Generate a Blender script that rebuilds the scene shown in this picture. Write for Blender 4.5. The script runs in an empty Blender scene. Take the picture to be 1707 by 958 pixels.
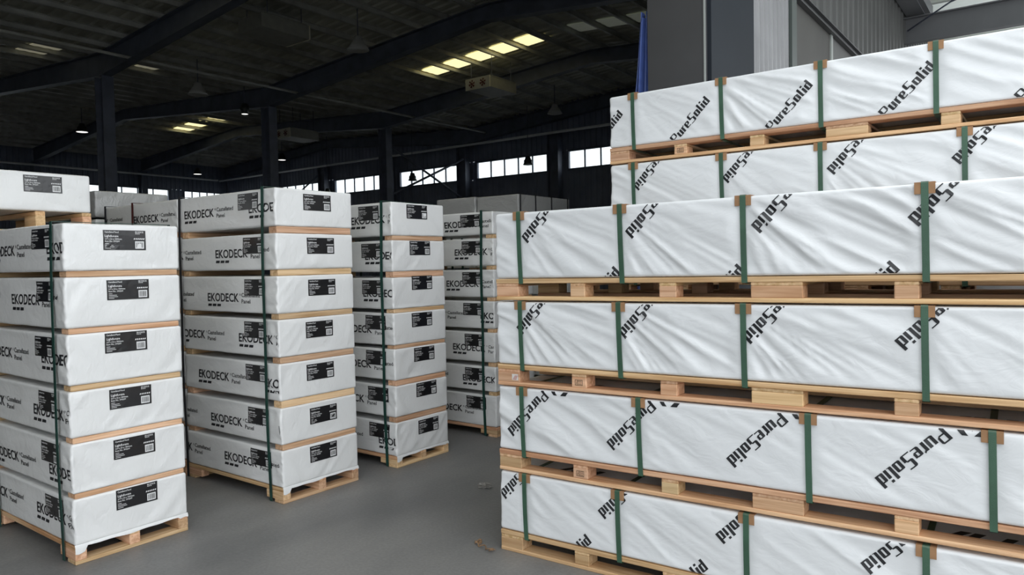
import bpy, bmesh, math, random
import numpy as np
from mathutils import Matrix, Vector

SC = bpy.context.scene
COL = SC.collection
PI = math.pi

# ------------------------------------------------------------------ camera
# world axes: X runs along the stacks towards the open yard, Y goes deeper along the row of stacks
def make_camera():
    roll, pitch, uang = map(math.radians, (1.06, 1.96, 53.2))
    fw = Vector((-math.cos(uang), math.sin(uang), 0)); up = Vector((0, 0, 1)); right = fw.cross(up)
    F = fw*math.cos(pitch) - up*math.sin(pitch); U = up*math.cos(pitch) + fw*math.sin(pitch)
    R2 = right*math.cos(roll) - U*math.sin(roll); U2 = U*math.cos(roll) + right*math.sin(roll)
    cd = bpy.data.cameras.new('camera'); cd.sensor_width = 36.0; cd.lens = 36.0*1213.0/1707.0
    cd.clip_start = 0.05; cd.clip_end = 400
    co = bpy.data.objects.new('camera', cd); COL.objects.link(co)
    co.matrix_world = Matrix(((R2.x, U2.x, -F.x, 0), (R2.y, U2.y, -F.y, 0), (R2.z, U2.z, -F.z, 1.6), (0, 0, 0, 1)))
    SC.camera = co
make_camera()

# ------------------------------------------------------------------ sky, sun, exposure
w = bpy.data.worlds.new('overcast_sky'); SC.world = w; w.use_nodes = True
bg = w.node_tree.nodes['Background']
bg.inputs[0].default_value = (0.92, 0.965, 1.0, 1); bg.inputs[1].default_value = 2.15
SC.view_settings.view_transform = 'Standard'; SC.view_settings.look = 'None'
SC.view_settings.gamma = 1.0; SC.view_settings.use_curve_mapping = False
SC.view_settings.exposure = 0.0

# ------------------------------------------------------------------ helpers
def link(name, data, parent=None, loc=(0, 0, 0), rotz=0.0):
    o = bpy.data.objects.new(name, data); COL.objects.link(o)
    o.location = loc; o.rotation_euler = (0, 0, rotz)
    if parent is not None: o.parent = parent
    return o
def tag(o, label=None, cat=None, group=None, kind=None):
    if label: o['label'] = label
    if cat: o['category'] = cat
    if group: o['group'] = group
    if kind: o['kind'] = kind
    return o
def thing(name, label, cat, loc=(0, 0, 0), rotz=0.0, group=None):
    return tag(link(name, None, None, loc, rotz), label, cat, group)
def mesh_from(name, verts, faces, mat, smooth=False):
    me = bpy.data.meshes.new(name); me.from_pydata([tuple(v) for v in verts], [], faces)
    if mat is not None: me.materials.append(mat)
    if smooth: me.polygons.foreach_set('use_smooth', [True]*len(me.polygons))
    me.update(); return me

class MB:
    """collects shapes into one mesh"""
    def __init__(s): s.v = []; s.f = []; s.m = []
    def add(s, vs, fs, mi=0):
        n = len(s.v); s.v += [tuple(v) for v in vs]; s.f += [tuple(i+n for i in f) for f in fs]; s.m += [mi]*len(fs)
    def box(s, a, b, mi=0):
        (x0, y0, z0), (x1, y1, z1) = a, b
        s.add([(x0,y0,z0),(x1,y0,z0),(x1,y1,z0),(x0,y1,z0),(x0,y0,z1),(x1,y0,z1),(x1,y1,z1),(x0,y1,z1)],
              [(0,3,2,1),(4,5,6,7),(0,1,5,4),(1,2,6,5),(2,3,7,6),(3,0,4,7)], mi)
    def tube(s, pts, r, n=8, mi=0, cap=True):
        pts = [Vector(p) for p in pts]; rings = []
        for i, p in enumerate(pts):
            d = (pts[min(i+1, len(pts)-1)] - pts[max(i-1, 0)]).normalized()
            a = d.orthogonal().normalized() if i == 0 else (A - d*A.dot(d)).normalized()
            A = a; b = d.cross(a)
            rr = r[i] if isinstance(r, (list, tuple)) else r
            rings.append([p + a*math.cos(2*PI*k/n)*rr + b*math.sin(2*PI*k/n)*rr for k in range(n)])
        vs = [v for g in rings for v in g]; fs = []
        for i in range(len(pts)-1):
            for k in range(n):
                fs.append((i*n+k, i*n+(k+1) % n, (i+1)*n+(k+1) % n, (i+1)*n+k))
        if cap: fs += [tuple(reversed(range(n))), tuple((len(pts)-1)*n+k for k in range(n))]
        s.add(vs, fs, mi)
    def lathe(s, prof, c=(0, 0, 0), n=20, mi=0):
        vs = []; fs = []
        for r, z in prof:
            for k in range(n): vs.append((c[0]+r*math.cos(2*PI*k/n), c[1]+r*math.sin(2*PI*k/n), c[2]+z))
        for i in range(len(prof)-1):
            for k in range(n): fs.append((i*n+k, i*n+(k+1) % n, (i+1)*n+(k+1) % n, (i+1)*n+k))
        s.add(vs, fs, mi)
    def mesh(s, name, mats, smooth=False):
        me = bpy.data.meshes.new(name); me.from_pydata(s.v, [], s.f)
        for m in (mats if isinstance(mats, (list, tuple)) else [mats]): me.materials.append(m)
        me.polygons.foreach_set('material_index', s.m)
        if smooth: me.polygons.foreach_set('use_smooth', [True]*len(s.f))
        me.update(); return me
    def build(s, name, mats, parent=None, loc=(0, 0, 0), rotz=0.0, smooth=False):
        return link(name, s.mesh(name, mats, smooth), parent, loc, rotz)

_bc = {}
def bevel_box(sx, sy, sz, mat, b=0.003):
    """box with chamfered edges, origin at its min corner; meshes shared by size"""
    k = (round(sx, 4), round(sy, 4), round(sz, 4), mat.name, b)
    if k not in _bc:
        bm = bmesh.new(); bmesh.ops.create_cube(bm, size=1)
        for v in bm.verts: v.co = ((v.co.x+.5)*sx, (v.co.y+.5)*sy, (v.co.z+.5)*sz)
        bmesh.ops.bevel(bm, geom=bm.edges[:], offset=b, segments=1, affect='EDGES')
        me = bpy.data.meshes.new('piece'); bm.to_mesh(me); bm.free(); me.materials.append(mat); _bc[k] = me
    return _bc[k]
def piece(name, size, mat, parent, loc, b=0.003): return link(name, bevel_box(*size, mat, b), parent, loc)

# ------------------------------------------------------------------ numpy value noise
_rng = np.random.RandomState(7); _T = _rng.rand(256, 256)*2-1
def vn(x, y, seed=0):
    x = np.asarray(x, float)+seed*17.31; y = np.asarray(y, float)+seed*9.77
    xi = np.floor(x).astype(int); yi = np.floor(y).astype(int); fx = x-xi; fy = y-yi
    fx = fx*fx*fx*(fx*(fx*6-15)+10); fy = fy*fy*fy*(fy*(fy*6-15)+10)
    a = _T[xi & 255, yi & 255]; b = _T[(xi+1) & 255, yi & 255]; c = _T[xi & 255, (yi+1) & 255]; d = _T[(xi+1) & 255, (yi+1) & 255]
    return (a*(1-fx)+b*fx)*(1-fy)+(c*(1-fx)+d*fx)*fy
def sstep(a, b, x):
    t = np.clip((x-a)/(b-a), 0, 1); return t*t*(3-2*t)

# ------------------------------------------------------------------ materials
def new_mat(name):
    m = bpy.data.materials.new(name); m.use_nodes = True
    return m, m.node_tree.nodes, m.node_tree.links, m.node_tree.nodes['Principled BSDF']
def plain(name, col, rough=0.5, metal=0.0, var=0.0, scale=6.0, bump=0.0, bscale=60.0, spec=0.5, coat=0.0):
    m, N, L, P = new_mat(name)
    P.inputs['Base Color'].default_value = (*col, 1); P.inputs['Roughness'].default_value = rough
    P.inputs['Metallic'].default_value = metal; P.inputs['Specular IOR Level'].default_value = spec
    P.inputs['Coat Weight'].default_value = coat
    tc = N.new('ShaderNodeTexCoord')
    if var > 0:
        n = N.new('ShaderNodeTexNoise'); n.inputs['Scale'].default_value = scale; n.inputs['Detail'].default_value = 6
        L.new(tc.outputs['Object'], n.inputs['Vector'])
        r = N.new('ShaderNodeValToRGB'); r.color_ramp.elements[0].position = .3; r.color_ramp.elements[1].position = .7
        r.color_ramp.elements[0].color = (*[c*(1-var) for c in col], 1); r.color_ramp.elements[1].color = (*[min(1, c*(1+var)) for c in col], 1)
        L.new(n.outputs[0], r.inputs[0]); L.new(r.outputs[0], P.inputs['Base Color'])
    if bump > 0:
        n2 = N.new('ShaderNodeTexNoise'); n2.inputs['Scale'].default_value = bscale; n2.inputs['Detail'].default_value = 4
        L.new(tc.outputs['Object'], n2.inputs['Vector'])
        b = N.new('ShaderNodeBump'); b.inputs['Strength'].default_value = bump; b.inputs['Distance'].default_value = .01
        L.new(n2.outputs[0], b.inputs['Height']); L.new(b.outputs[0], P.inputs['Normal'])
    return m
def wood(name, c0, c1, axis=0):
    m, N, L, P = new_mat(name); P.inputs['Roughness'].default_value = .68; P.inputs['Specular IOR Level'].default_value = .3
    tc = N.new('ShaderNodeTexCoord'); oi = N.new('ShaderNodeObjectInfo')
    mp = N.new('ShaderNodeMapping'); s = [26, 26, 26]; s[axis] = 1.3; mp.inputs['Scale'].default_value = s
    ad = N.new('ShaderNodeVectorMath'); ad.operation = 'MULTIPLY_ADD'
    L.new(oi.outputs['Random'], ad.inputs[0]); ad.inputs[1].default_value = (37, 53, 71); L.new(tc.outputs['Object'], ad.inputs[2])
    L.new(ad.outputs[0], mp.inputs['Vector'])
    n = N.new('ShaderNodeTexNoise'); n.inputs['Scale'].default_value = 1.6; n.inputs['Detail'].default_value = 5; n.inputs['Distortion'].default_value = .6
    L.new(mp.outputs[0], n.inputs['Vector'])
    r = N.new('ShaderNodeValToRGB'); r.color_ramp.elements[0].position = .32; r.color_ramp.elements[1].position = .66
    r.color_ramp.elements[0].color = (*c0, 1); r.color_ramp.elements[1].color = (*c1, 1)
    L.new(n.outputs[0], r.inputs[0])
    hs = N.new('ShaderNodeHueSaturation'); hs.inputs['Saturation'].default_value = 1.0
    mr = N.new('ShaderNodeMapRange'); mr.inputs['To Min'].default_value = .78; mr.inputs['To Max'].default_value = 1.16
    mh = N.new('ShaderNodeMapRange'); mh.inputs['To Min'].default_value = .482; mh.inputs['To Max'].default_value = .512
    mm = N.new('ShaderNodeMath'); mm.operation = 'FRACT'; m7 = N.new('ShaderNodeMath'); m7.operation = 'MULTIPLY'; m7.inputs[1].default_value = 7.3
    L.new(oi.outputs['Random'], mr.inputs[0]); L.new(oi.outputs['Random'], m7.inputs[0]); L.new(m7.outputs[0], mm.inputs[0]); L.new(mm.outputs[0], mh.inputs[0])
    L.new(mr.outputs[0], hs.inputs['Value']); L.new(mh.outputs[0], hs.inputs['Hue'])
    L.new(r.outputs[0], hs.inputs['Color']); L.new(hs.outputs[0], P.inputs['Base Color'])
    b = N.new('ShaderNodeBump'); b.inputs['Strength'].default_value = .25; b.inputs['Distance'].default_value = .004
    L.new(n.outputs[0], b.inputs['Height']); L.new(b.outputs[0], P.inputs['Normal'])
    return m
def film(name, col, rough, bump, coat=0.0):
    m, N, L, P = new_mat(name)
    P.inputs['Base Color'].default_value = (*col, 1); P.inputs['Roughness'].default_value = rough
    P.inputs['Coat Weight'].default_value = coat; P.inputs['Coat Roughness'].default_value = .12
    tc = N.new('ShaderNodeTexCoord'); oi = N.new('ShaderNodeObjectInfo')
    ad = N.new('ShaderNodeVectorMath'); ad.operation = 'MULTIPLY_ADD'
    L.new(oi.outputs['Random'], ad.inputs[0]); ad.inputs[1].default_value = (31, 17, 43); L.new(tc.outputs['Object'], ad.inputs[2])
    mp = N.new('ShaderNodeMapping'); mp.inputs['Rotation'].default_value = (.5, .6, .4); mp.inputs['Scale'].default_value = (1, 2.6, 1.6)
    L.new(ad.outputs[0], mp.inputs['Vector'])
    n = N.new('ShaderNodeTexNoise'); n.inputs['Scale'].default_value = 9; n.inputs['Detail'].default_value = 4; n.inputs['Distortion'].default_value = 1.2
    L.new(mp.outputs[0], n.inputs['Vector'])
    b = N.new('ShaderNodeBump'); b.inputs['Strength'].default_value = bump; b.inputs['Distance'].default_value = .02
    L.new(n.outputs[0], b.inputs['Height']); L.new(b.outputs[0], P.inputs['Normal'])
    return m

M = {}
M['film_white'] = film('white_stretch_film', (.83, .845, .855), .30, .16)
M['film_eko'] = film('white_shrink_film', (.84, .84, .83), .25, .20, .25)
M['film_grey'] = film('grey_clear_wrap', (.42, .42, .41), .22, .45, .4)
M['ink'] = plain('black_ink', (.018, .019, .022), .45)
M['label_black'] = plain('black_label_paper', (.012, .012, .014), .28, spec=.6, coat=.3)
M['label_white'] = plain('white_label_ink', (.78, .78, .78), .5)
M['wood_x'] = wood('pine_lengthwise', (.53, .29, .14), (.82, .55, .32), 0)
M['wood_y'] = wood('pine_crosswise', (.55, .33, .16), (.82, .57, .35), 1)
M['wood_block'] = wood('pine_block', (.56, .33, .165), (.83, .57, .34), 0)
M['strap_dark'] = plain('dark_green_strap', (.012, .055, .042), .4, var=.25, scale=9, bump=.2, bscale=300)
M['strap_green'] = plain('green_strap', (.05, .115, .072), .38, var=.2, scale=7, bump=.2, bscale=300)
M['strap_black'] = plain('black_strap', (.015, .016, .02), .45, var=.2)
M['strap_red'] = plain('dark_red_strap', (.09, .018, .016), .45, var=.2)
M['card'] = plain('brown_cardboard', (.36, .2, .10), .8, var=.15, scale=20)
M['stamp'] = plain('burnt_stamp', (.05, .025, .012), .8)
M['sticker'] = plain('white_sticker', (.75, .73, .7), .6)
M['sticker_ink'] = plain('red_sticker_ink', (.45, .08, .05), .6)
M['steel_dark'] = plain('dark_blue_painted_steel', (.13, .148, .20), .5, var=.18, scale=3)
M['steel_purlin'] = plain('galvanised_purlin', (.55, .56, .53), .42, metal=.1, var=.2, scale=2)
M['roof_deck'] = plain('dull_roof_sheet', (.58, .59, .53), .5, var=.25, scale=1.2)
M['wall_sheet'] = plain('dark_wall_sheet', (.20, .23, .31), .5, var=.15, scale=1.5)
M['pipe'] = plain('pale_pipe', (.75, .77, .77), .4)
M['jamb'] = plain('dark_grey_cladding', (.062, .062, .064), .45, var=.12, scale=1.5)
M['jamb_blue'] = plain('blue_grey_cladding', (.020, .024, .030), .6, var=.1, scale=1.5, spec=.12)
M['sheet_light'] = plain('pale_ribbed_sheet', (.26, .26, .265), .4, var=.12, scale=2)
M['sheet_grey'] = plain('grey_ribbed_sheet', (.115, .115, .112), .55, var=.12, scale=1.5, spec=.25)
M['panel_grey'] = plain('grey_smooth_panel', (.085, .082, .076), .6, var=.12, scale=1.3, spec=.2)
M['trim_green'] = plain('dark_green_trim', (.06, .075, .068), .45)
M['trim_pale'] = plain('pale_trim', (.36, .38, .36), .4)
M['canopy_steel'] = plain('grey_canopy_steel', (.17, .172, .182), .5, var=.1, scale=1.5)
M['canopy_sheet'] = plain('pale_canopy_sheet', (.62, .64, .60), .55, var=.06, scale=1.0)
def translucent_sheet():
    m, N, L, P = new_mat('translucent_canopy_sheet'); P.inputs['Base Color'].default_value = (.66, .68, .64, 1); P.inputs['Roughness'].default_value = .5
    t = N.new('ShaderNodeBsdfTranslucent'); t.inputs[0].default_value = (.80, .84, .80, 1)
    mx = N.new('ShaderNodeMixShader'); mx.inputs[0].default_value = .30
    L.new(P.outputs[0], mx.inputs[1]); L.new(t.outputs[0], mx.inputs[2]); L.new(mx.outputs[0], N['Material Output'].inputs[0]); return m
M['canopy_clear'] = translucent_sheet()
M['tarp'] = plain('blue_tarpaulin', (.075, .12, .34), .38, var=.15, scale=12)
M['lamp_metal'] = plain('lamp_shade_metal', (.06, .065, .06), .4, metal=.3)
M['lamp_pale'] = plain('pale_lamp_shade', (.5, .5, .48), .4)
M['heater'] = plain('heater_cabinet', (.34, .34, .30), .45, metal=.1, var=.1)
M['heater_front'] = plain('heater_front_plate', (.8, .77, .62), .45)
M['fan_red'] = plain('red_fan', (.16, .035, .02), .5)
M['foil'] = plain('crumpled_foil', (.3, .29, .27), .35, metal=.3)
M['scrap'] = plain('rusty_scrap', (.25, .15, .08), .5, var=.3, scale=40)
def emit(name, col, st):
    m, N, L, P = new_mat(name); P.inputs['Base Color'].default_value = (*col, 1); P.inputs['Roughness'].default_value = .4
    P.inputs['Emission Color'].default_value = (*col, 1); P.inputs['Emission Strength'].default_value = st; return m
M['skylight'] = emit('yellowed_skylight', (1.0, .90, .50), 1.1)
M['skylight_dim'] = emit('dim_skylight', (.9, .85, .62), .16)  # weaker emission and a paler tint than the bright roof panels
M['skylight_faint'] = emit('faint_skylight', (.8, .85, .7), .05)  # lowest emission strength of the roof panels
M['lamp_glow'] = emit('lit_lamp_lens', (1.0, .98, .92), 1.6)
def glass():
    m, N, L, P = new_mat('window_glass'); N.remove(P)
    t = N.new('ShaderNodeBsdfTransparent'); t.inputs[0].default_value = (.93, .95, .95, 1)
    g = N.new('ShaderNodeBsdfGlossy'); g.inputs['Roughness'].default_value = .03
    mx = N.new('ShaderNodeMixShader'); mx.inputs[0].default_value = .06
    L.new(t.outputs[0], mx.inputs[1]); L.new(g.outputs[0], mx.inputs[2]); L.new(mx.outputs[0], N['Material Output'].inputs[0]); return m
M['glass'] = glass()
def concrete():
    m, N, L, P = new_mat('worn_concrete')
    tc = N.new('ShaderNodeTexCoord')
    n = N.new('ShaderNodeTexNoise'); n.inputs['Scale'].default_value = .9; n.inputs['Detail'].default_value = 9; n.inputs['Roughness'].default_value = .62
    mp = N.new('ShaderNodeMapping'); mp.inputs['Scale'].default_value = (1.6, .7, 1); mp.inputs['Rotation'].default_value = (0, 0, .9)
    L.new(tc.outputs['Object'], mp.inputs['Vector']); L.new(mp.outputs[0], n.inputs['Vector'])
    r = N.new('ShaderNodeValToRGB'); e = r.color_ramp.elements; e[0].position = .3; e[1].position = .72
    e[0].color = (.145, .146, .147, 1); e[1].color = (.265, .26, .25, 1)
    L.new(n.outputs[0], r.inputs[0])
    n2 = N.new('ShaderNodeTexNoise'); n2.inputs['Scale'].default_value = 55; n2.inputs['Detail'].default_value = 3
    L.new(tc.outputs['Object'], n2.inputs['Vector'])
    mx = N.new('ShaderNodeMixRGB'); mx.blend_type = 'OVERLAY'; mx.inputs[0].default_value = .25
    L.new(r.outputs[0], mx.inputs[1]); L.new(n2.outputs[0], mx.inputs[2]); L.new(mx.outputs[0], P.inputs['Base Color'])
    mr = N.new('ShaderNodeMapRange'); mr.inputs['To Min'].default_value = .36; mr.inputs['To Max'].default_value = .58
    L.new(n.outputs[0], mr.inputs[0]); L.new(mr.outputs[0], P.inputs['Roughness'])
    b = N.new('ShaderNodeBump'); b.inputs['Strength'].default_value = .12; b.inputs['Distance'].default_value = .01
    L.new(n2.outputs[0], b.inputs['Height']); L.new(b.outputs[0], P.inputs['Normal'])
    return m
M['concrete'] = concrete()

# ------------------------------------------------------------------ building shell
XL, XM, XR = -38.8, -20.19, -2.2          # left wall, valley columns, right wall
YF = 24.24                                 # far wall
YB = -8.0
FR = [-0.93, 4.12, 9.154, 14.18, 19.204]   # portal frames
EAVE, RIDGE = 7.45, 8.05                   # underside of the roof sheets
XR1, XR2 = (XL+XM)/2, (XM+XR)/2
def struct(o): o['kind'] = 'structure'; return o
b = MB(); b.box((-60, -40, -.3), (60, 60, 0)); struct(b.build('floor', M['concrete']))

def sheet(b, axis, a0, a1, z0, z1, c, pitch=.3, depth=.035, side=1, mi=0):
    """trapezoid ribbed sheet standing upright along axis ('x' or 'y') at constant c, thick 6 mm"""
    n = max(1, int(round((a1-a0)/pitch))); p = (a1-a0)/n; prof = []
    for i in range(n):
        s = a0+i*p
        prof += [(s, 0), (s+.55*p, 0), (s+.65*p, depth), (s+.9*p, depth)]
    prof.append((a1, 0))
    vs = []
    for t, d in prof:
        for z in (z0, z1):
            vs.append((t, c+side*d, z) if axis == 'x' else (c+side*d, t, z))
    fs = [(2*i, 2*i+2, 2*i+3, 2*i+1) for i in range(len(prof)-1)]
    b.add(vs, fs, mi)

# far wall with its strip windows
WZ0, WZ1 = 5.22, 5.88
far_w = [(-38.2, -34.9), (-33.75, -30.25), (-29.1, -25.6), (-24.49, -20.97), (-19.83, -16.26), (-15.22, -11.7), (-10.58, -7.06), (-5.95, -2.6)]
def wall_with_strip(axis, a0, a1, c, wins, name, side, zt=RIDGE):
    root = struct(link(name, None, None))
    b = MB(); sheet(b, axis, a0, a1, 0, WZ0-.06, c, .25, .03, side)
    sheet(b, axis, a0, a1, WZ1+.06, zt, c, .25, .03, side)
    edges = [a0]+[v for q in wins for v in q]+[a1]
    for i in range(0, len(edges), 2):
        if edges[i+1]-edges[i] > .02: sheet(b, axis, edges[i], edges[i+1], WZ0-.06, WZ1+.06, c, .25, .03, side)
    b.build('sheet_cladding', M['wall_sheet'], root)
    return root
def strip_window(n, axis, a0, a1, c, panes):
    root = struct(link('window_%d' % n, None, None))
    def bx(b, s0, s1, t0, t1, z0, z1):
        if axis == 'x': b.box((s0, c+t0, z0), (s1, c+t1, z1))
        else: b.box((c+t0, s0, z0), (c+t1, s1, z1))
    b = MB()
    bx(b, a0-.06, a1+.06, -.06, .06, WZ0-.08, WZ0); bx(b, a0-.06, a1+.06, -.06, .06, WZ1, WZ1+.08)
    bx(b, a0-.06, a0, -.06, .06, WZ0, WZ1); bx(b, a1, a1+.06, -.06, .06, WZ0, WZ1)
    b.build('window_frame', M['steel_dark'], root)
    p = (a1-a0)/panes
    for i in range(panes):
        b = MB(); bx(b, a0+i*p+(.025 if i else 0), a0+(i+1)*p-(.025 if i < panes-1 else 0), -.006, .006, WZ0, WZ1); b.build('pane', M['glass'], root)
        if i:
            b = MB(); bx(b, a0+i*p-.025, a0+i*p+.025, -.03, .03, WZ0, WZ1); b.build('mullion', M['steel_dark'], root)
    return root
wall_with_strip('x', XL, XR, YF, far_w, 'wall_far', -1)
for i, (a, c) in enumerate(far_w): strip_window(i+1, 'x', a, c, YF, 5)
left_w = [(-3.5+5.03*i, .6+5.03*i) for i in range(6)]
left_w[-1] = (left_w[-1][0], 23.9)
wall_with_strip('y', YB, YF, XL, left_w, 'wall_left', 1)
for i, (a, c) in enumerate(left_w): strip_window(i+1+len(far_w), 'y', a, c, XL, 5)
b = MB(); sheet(b, 'x', XL, XR, 0, RIDGE, YB, .3, .03, 1); struct(b.build('wall_near', M['wall_sheet']))

# roof: ribbed sheets, one object per slope as parts of the ceiling, purlins each a part
ceil = struct(link('ceiling', None, None))
slopes = [(XL, XR1, EAVE, RIDGE), (XR1, XM, RIDGE, EAVE), (XM, XR2, EAVE, RIDGE), (XR2, XR, RIDGE, EAVE)]
for (xa, xb, za, zb) in slopes:
    prof = []; n = int((YF-YB)/.3); p = (YF-YB)/n
    for i in range(n):
        s = YB+i*p; prof += [(s, 0), (s+.5*p, 0), (s+.6*p, .04), (s+.9*p, .04)]
    prof.append((YF, 0)); vs = []
    for y, d in prof: vs += [(xa, y, za+d), (xb, y, zb+d)]
    ns = len(vs); vs += [(x, y, z+.12) for x, y, z in vs]
    fs = [(2*i, 2*i+1, 2*i+3, 2*i+2) for i in range(len(prof)-1)] + [(ns+2*i, ns+2*i+2, ns+2*i+3, ns+2*i+1) for i in range(len(prof)-1)]
    link('roof_sheet', mesh_from('roof_sheet', vs, fs, M['roof_deck']), ceil)
    k = int(round((xb-xa)/.93))
    for i in range(k):
        t = (i+.5)/k; x = xa+(xb-xa)*t; z = za+(zb-za)*t
        b = MB(); b.box((x-.008, YB, z-.12), (x+.008, YF, z)); b.box((x-.06, YB, z-.126), (x+.008, YF, z-.112)); b.box((x-.008, YB, z-.012), (x+.06, YF, z-.002))
        b.build('purlin', M['steel_purlin'], ceil)
def roof_z(x):
    for xa, xb, za, zb in slopes:
        if xa <= x <= xb: return za+(zb-za)*(x-xa)/(xb-xa)
    return EAVE
def purlin_gaps(xa, xb):
    out = []
    for sa, sb, za, zb in slopes:
        k = int(round((sb-sa)/.93)); xs = [sa+(sb-sa)*(i+.5)/k for i in range(k)]
        for p, q in zip(xs[:-1], xs[1:]):
            if xa <= (p+q)/2 <= xb: out.append((p+.09, q-.09))
    return out
def skylights(xa, xb, y0, y1, mat):
    for p, q in purlin_gaps(xa, xb):
        b = MB(); za, zb = roof_z(p)-.012, roof_z(q)-.012
        n = 6; vs = []
        for i in range(n+1):
            y = y0+(y1-y0)*i/n; d = -.012*(i % 2); vs += [(p, y, za+d), (q, y, zb+d)]
        vs2 = [(x, y, z-.006) for x, y, z in vs]; m0 = len(vs)
        fs = [(2*i, 2*i+2, 2*i+3, 2*i+1) for i in range(n)] + [(m0+2*i, m0+2*i+1, m0+2*i+3, m0+2*i+2) for i in range(n)]
        b.add(vs+vs2, fs); b.build('skylight_panel', mat, ceil)
skylights(-16.5, -11.6, 16.92, 17.66, M['skylight'])
skylights(-32.0, -27.9, 17.3, 18.1, M['skylight'])
skylights(-21.8, -20.4, 10.6, 11.2, M['skylight_dim'])
skylights(-22.2, -19.9, 7.9, 8.6, M['skylight_dim'])
skylights(-15.2, -12.9, 14.35, 14.75, M['skylight_dim'])
skylights(-10.6, -7.6, 16.92, 17.66, M['skylight_faint'])
skylights(-16.5, -11.6, 6.7, 7.44, M['skylight'])  # added strip outside the view, put in to brighten the interior
for ys in (-3.3, 1.9):  # extra unseen strips on the rising slope, added for more indoor light
    skylights(-16.5, -11.6, ys, ys+.74, M['skylight'])
for ys in (-3.3, 1.9, 6.7):  # added strips on the falling slope, out of frame, to light the stacks
    skylights(-10.7, -3.2, ys, ys+.74, M['skylight'])
skylights(-10.6, -7.6, 12.0, 12.6, M['skylight_dim'])

# portal frames: I-columns in the valley, tapered rafters
def rafter(y, xa, xb, za, zb, da, db, label):
    """I-section from xa to xb, top flange at za/zb, depth da/db"""
    b = MB()
    def seg(t0, t1, y0, y1):
        vs = []
        for x, z, d in ((xa, za, da), (xb, zb, db)):
            vs += [(x, y0, z-t1(d)), (x, y1, z-t1(d)), (x, y1, z-t0(d)), (x, y0, z-t0(d))]
        b.add(vs, [(0,1,2,3),(7,6,5,4),(0,4,5,1),(1,5,6,2),(2,6,7,3),(3,7,4,0)])
    seg(lambda d: 0, lambda d: .02, y-.13, y+.13)
    seg(lambda d: d-.02, lambda d: d, y-.13, y+.13)
    seg(lambda d: .02, lambda d: d-.02, y-.008, y+.008)
    o = b.build('roof_rafter', M['steel_dark']); return tag(o, label, 'roof beam', 'steel roof rafters')
ordn = ['first', 'second', 'third', 'fourth', 'fifth', 'sixth', 'seventh', 'eighth']
spans = [(XL+.2, XR1, 0, 'left bay, outer slope'), (XR1, XM, 1, 'left bay, inner slope'), (XM, XR2, 0, 'right bay, rising slope'), (XR2, XR-.2, 1, 'right bay, falling slope')]
for i, y in enumerate(FR+[YF-.2]):
    for xa, xb, rev, nm in spans:
        za, zb = roof_z(xa)-.13, roof_z(xb)-.13
        da, db = (.62, .40) if not rev else (.40, .62)
        rafter(y, xa, xb, za, zb, da, db, 'dark steel rafter of the %s, %s frame counted from the yard' % (nm, ordn[i]))
def icolumn(x, y, zt, label, w=.30, d=.42):
    b = MB(); b.box((x-d/2, y-w/2, 0), (x-d/2+.025, y+w/2, zt)); b.box((x+d/2-.025, y-w/2, 0), (x+d/2, y+w/2, zt))
    b.box((x-d/2+.025, y-.01, 0), (x+d/2-.025, y+.01, zt)); b.box((x-d/2-.05, y-w/2-.05, 0), (x+d/2+.05, y+w/2+.05, .03))
    o = b.build('steel_column', M['steel_dark']); return tag(o, label, 'column', 'steel columns')
for i, y in enumerate(FR):
    icolumn(XM, y, roof_z(XM)-.76, 'dark steel I-column in the valley row, %s frame counted from the yard' % ordn[i])
    icolumn(XL+.35, y, roof_z(XL)-.74, 'dark steel column against the left wall, %s frame from the yard' % ordn[i])
for i, x in enumerate((-34.33, -29.67, -25.03, -20.4, -15.7, -11.1, -6.5)):
    icolumn(x, YF-.32, 6.6, 'dark pilaster column on the far wall, %s from the left corner' % ordn[i], .3, .5)

def pipe(name, pts, r, mat, label, cat='pipe'):
    b = MB(); b.tube(pts, r, 8); return tag(b.build(name, mat, smooth=True), label, cat)
pipe('wall_pipe', [(XL+.5, YF-.75, 6.55), (XR-.5, YF-.75, 6.55)], .05, M['pipe'], 'long pale pipe running along the far wall above the strip windows')
pipe('wall_pipe', [(XL+.75, YB+1, 6.55), (XL+.75, YF-1, 6.55)], .05, M['pipe'], 'long pale pipe running along the left wall under the eave')
pipe('ceiling_pipe', [(-18.6, YB+.5, 6.9), (-18.6, YF-1, 6.9)], .04, M['steel_purlin'], 'thin sprinkler pipe hung under the roof right of the columns')
def rod(name, ps, r, mat, label, cat):
    b = MB()
    for p, q in ps: b.tube([p, q], r, 6)
    return tag(b.build(name, mat, smooth=True), label, cat)
rod('cross_brace', [((XM, 19.35, 4.2), (XM, 23.69, 6.02)), ((XM+.05, 19.35, 6.1), (XM+.05, 23.69, 4.28))], .045, M['steel_dark'], 'crossed diagonal bracing between the last valley column and the far wall', 'brace')
rod('cross_brace', [((-34.03, YF-.36, 6.3), (-29.97, YF-.36, 4.3)), ((-34.03, YF-.28, 4.3), (-29.97, YF-.28, 6.3))], .045, M['steel_dark'], 'crossed diagonal bracing in front of the second far window from the left corner', 'brace')
rod('cross_brace', [((XL+.5, 14.4, 6.1), (XL+.5, 19.0, 4.4))], .05, M['steel_dark'], 'single diagonal brace crossing the left wall window', 'brace')

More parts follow.
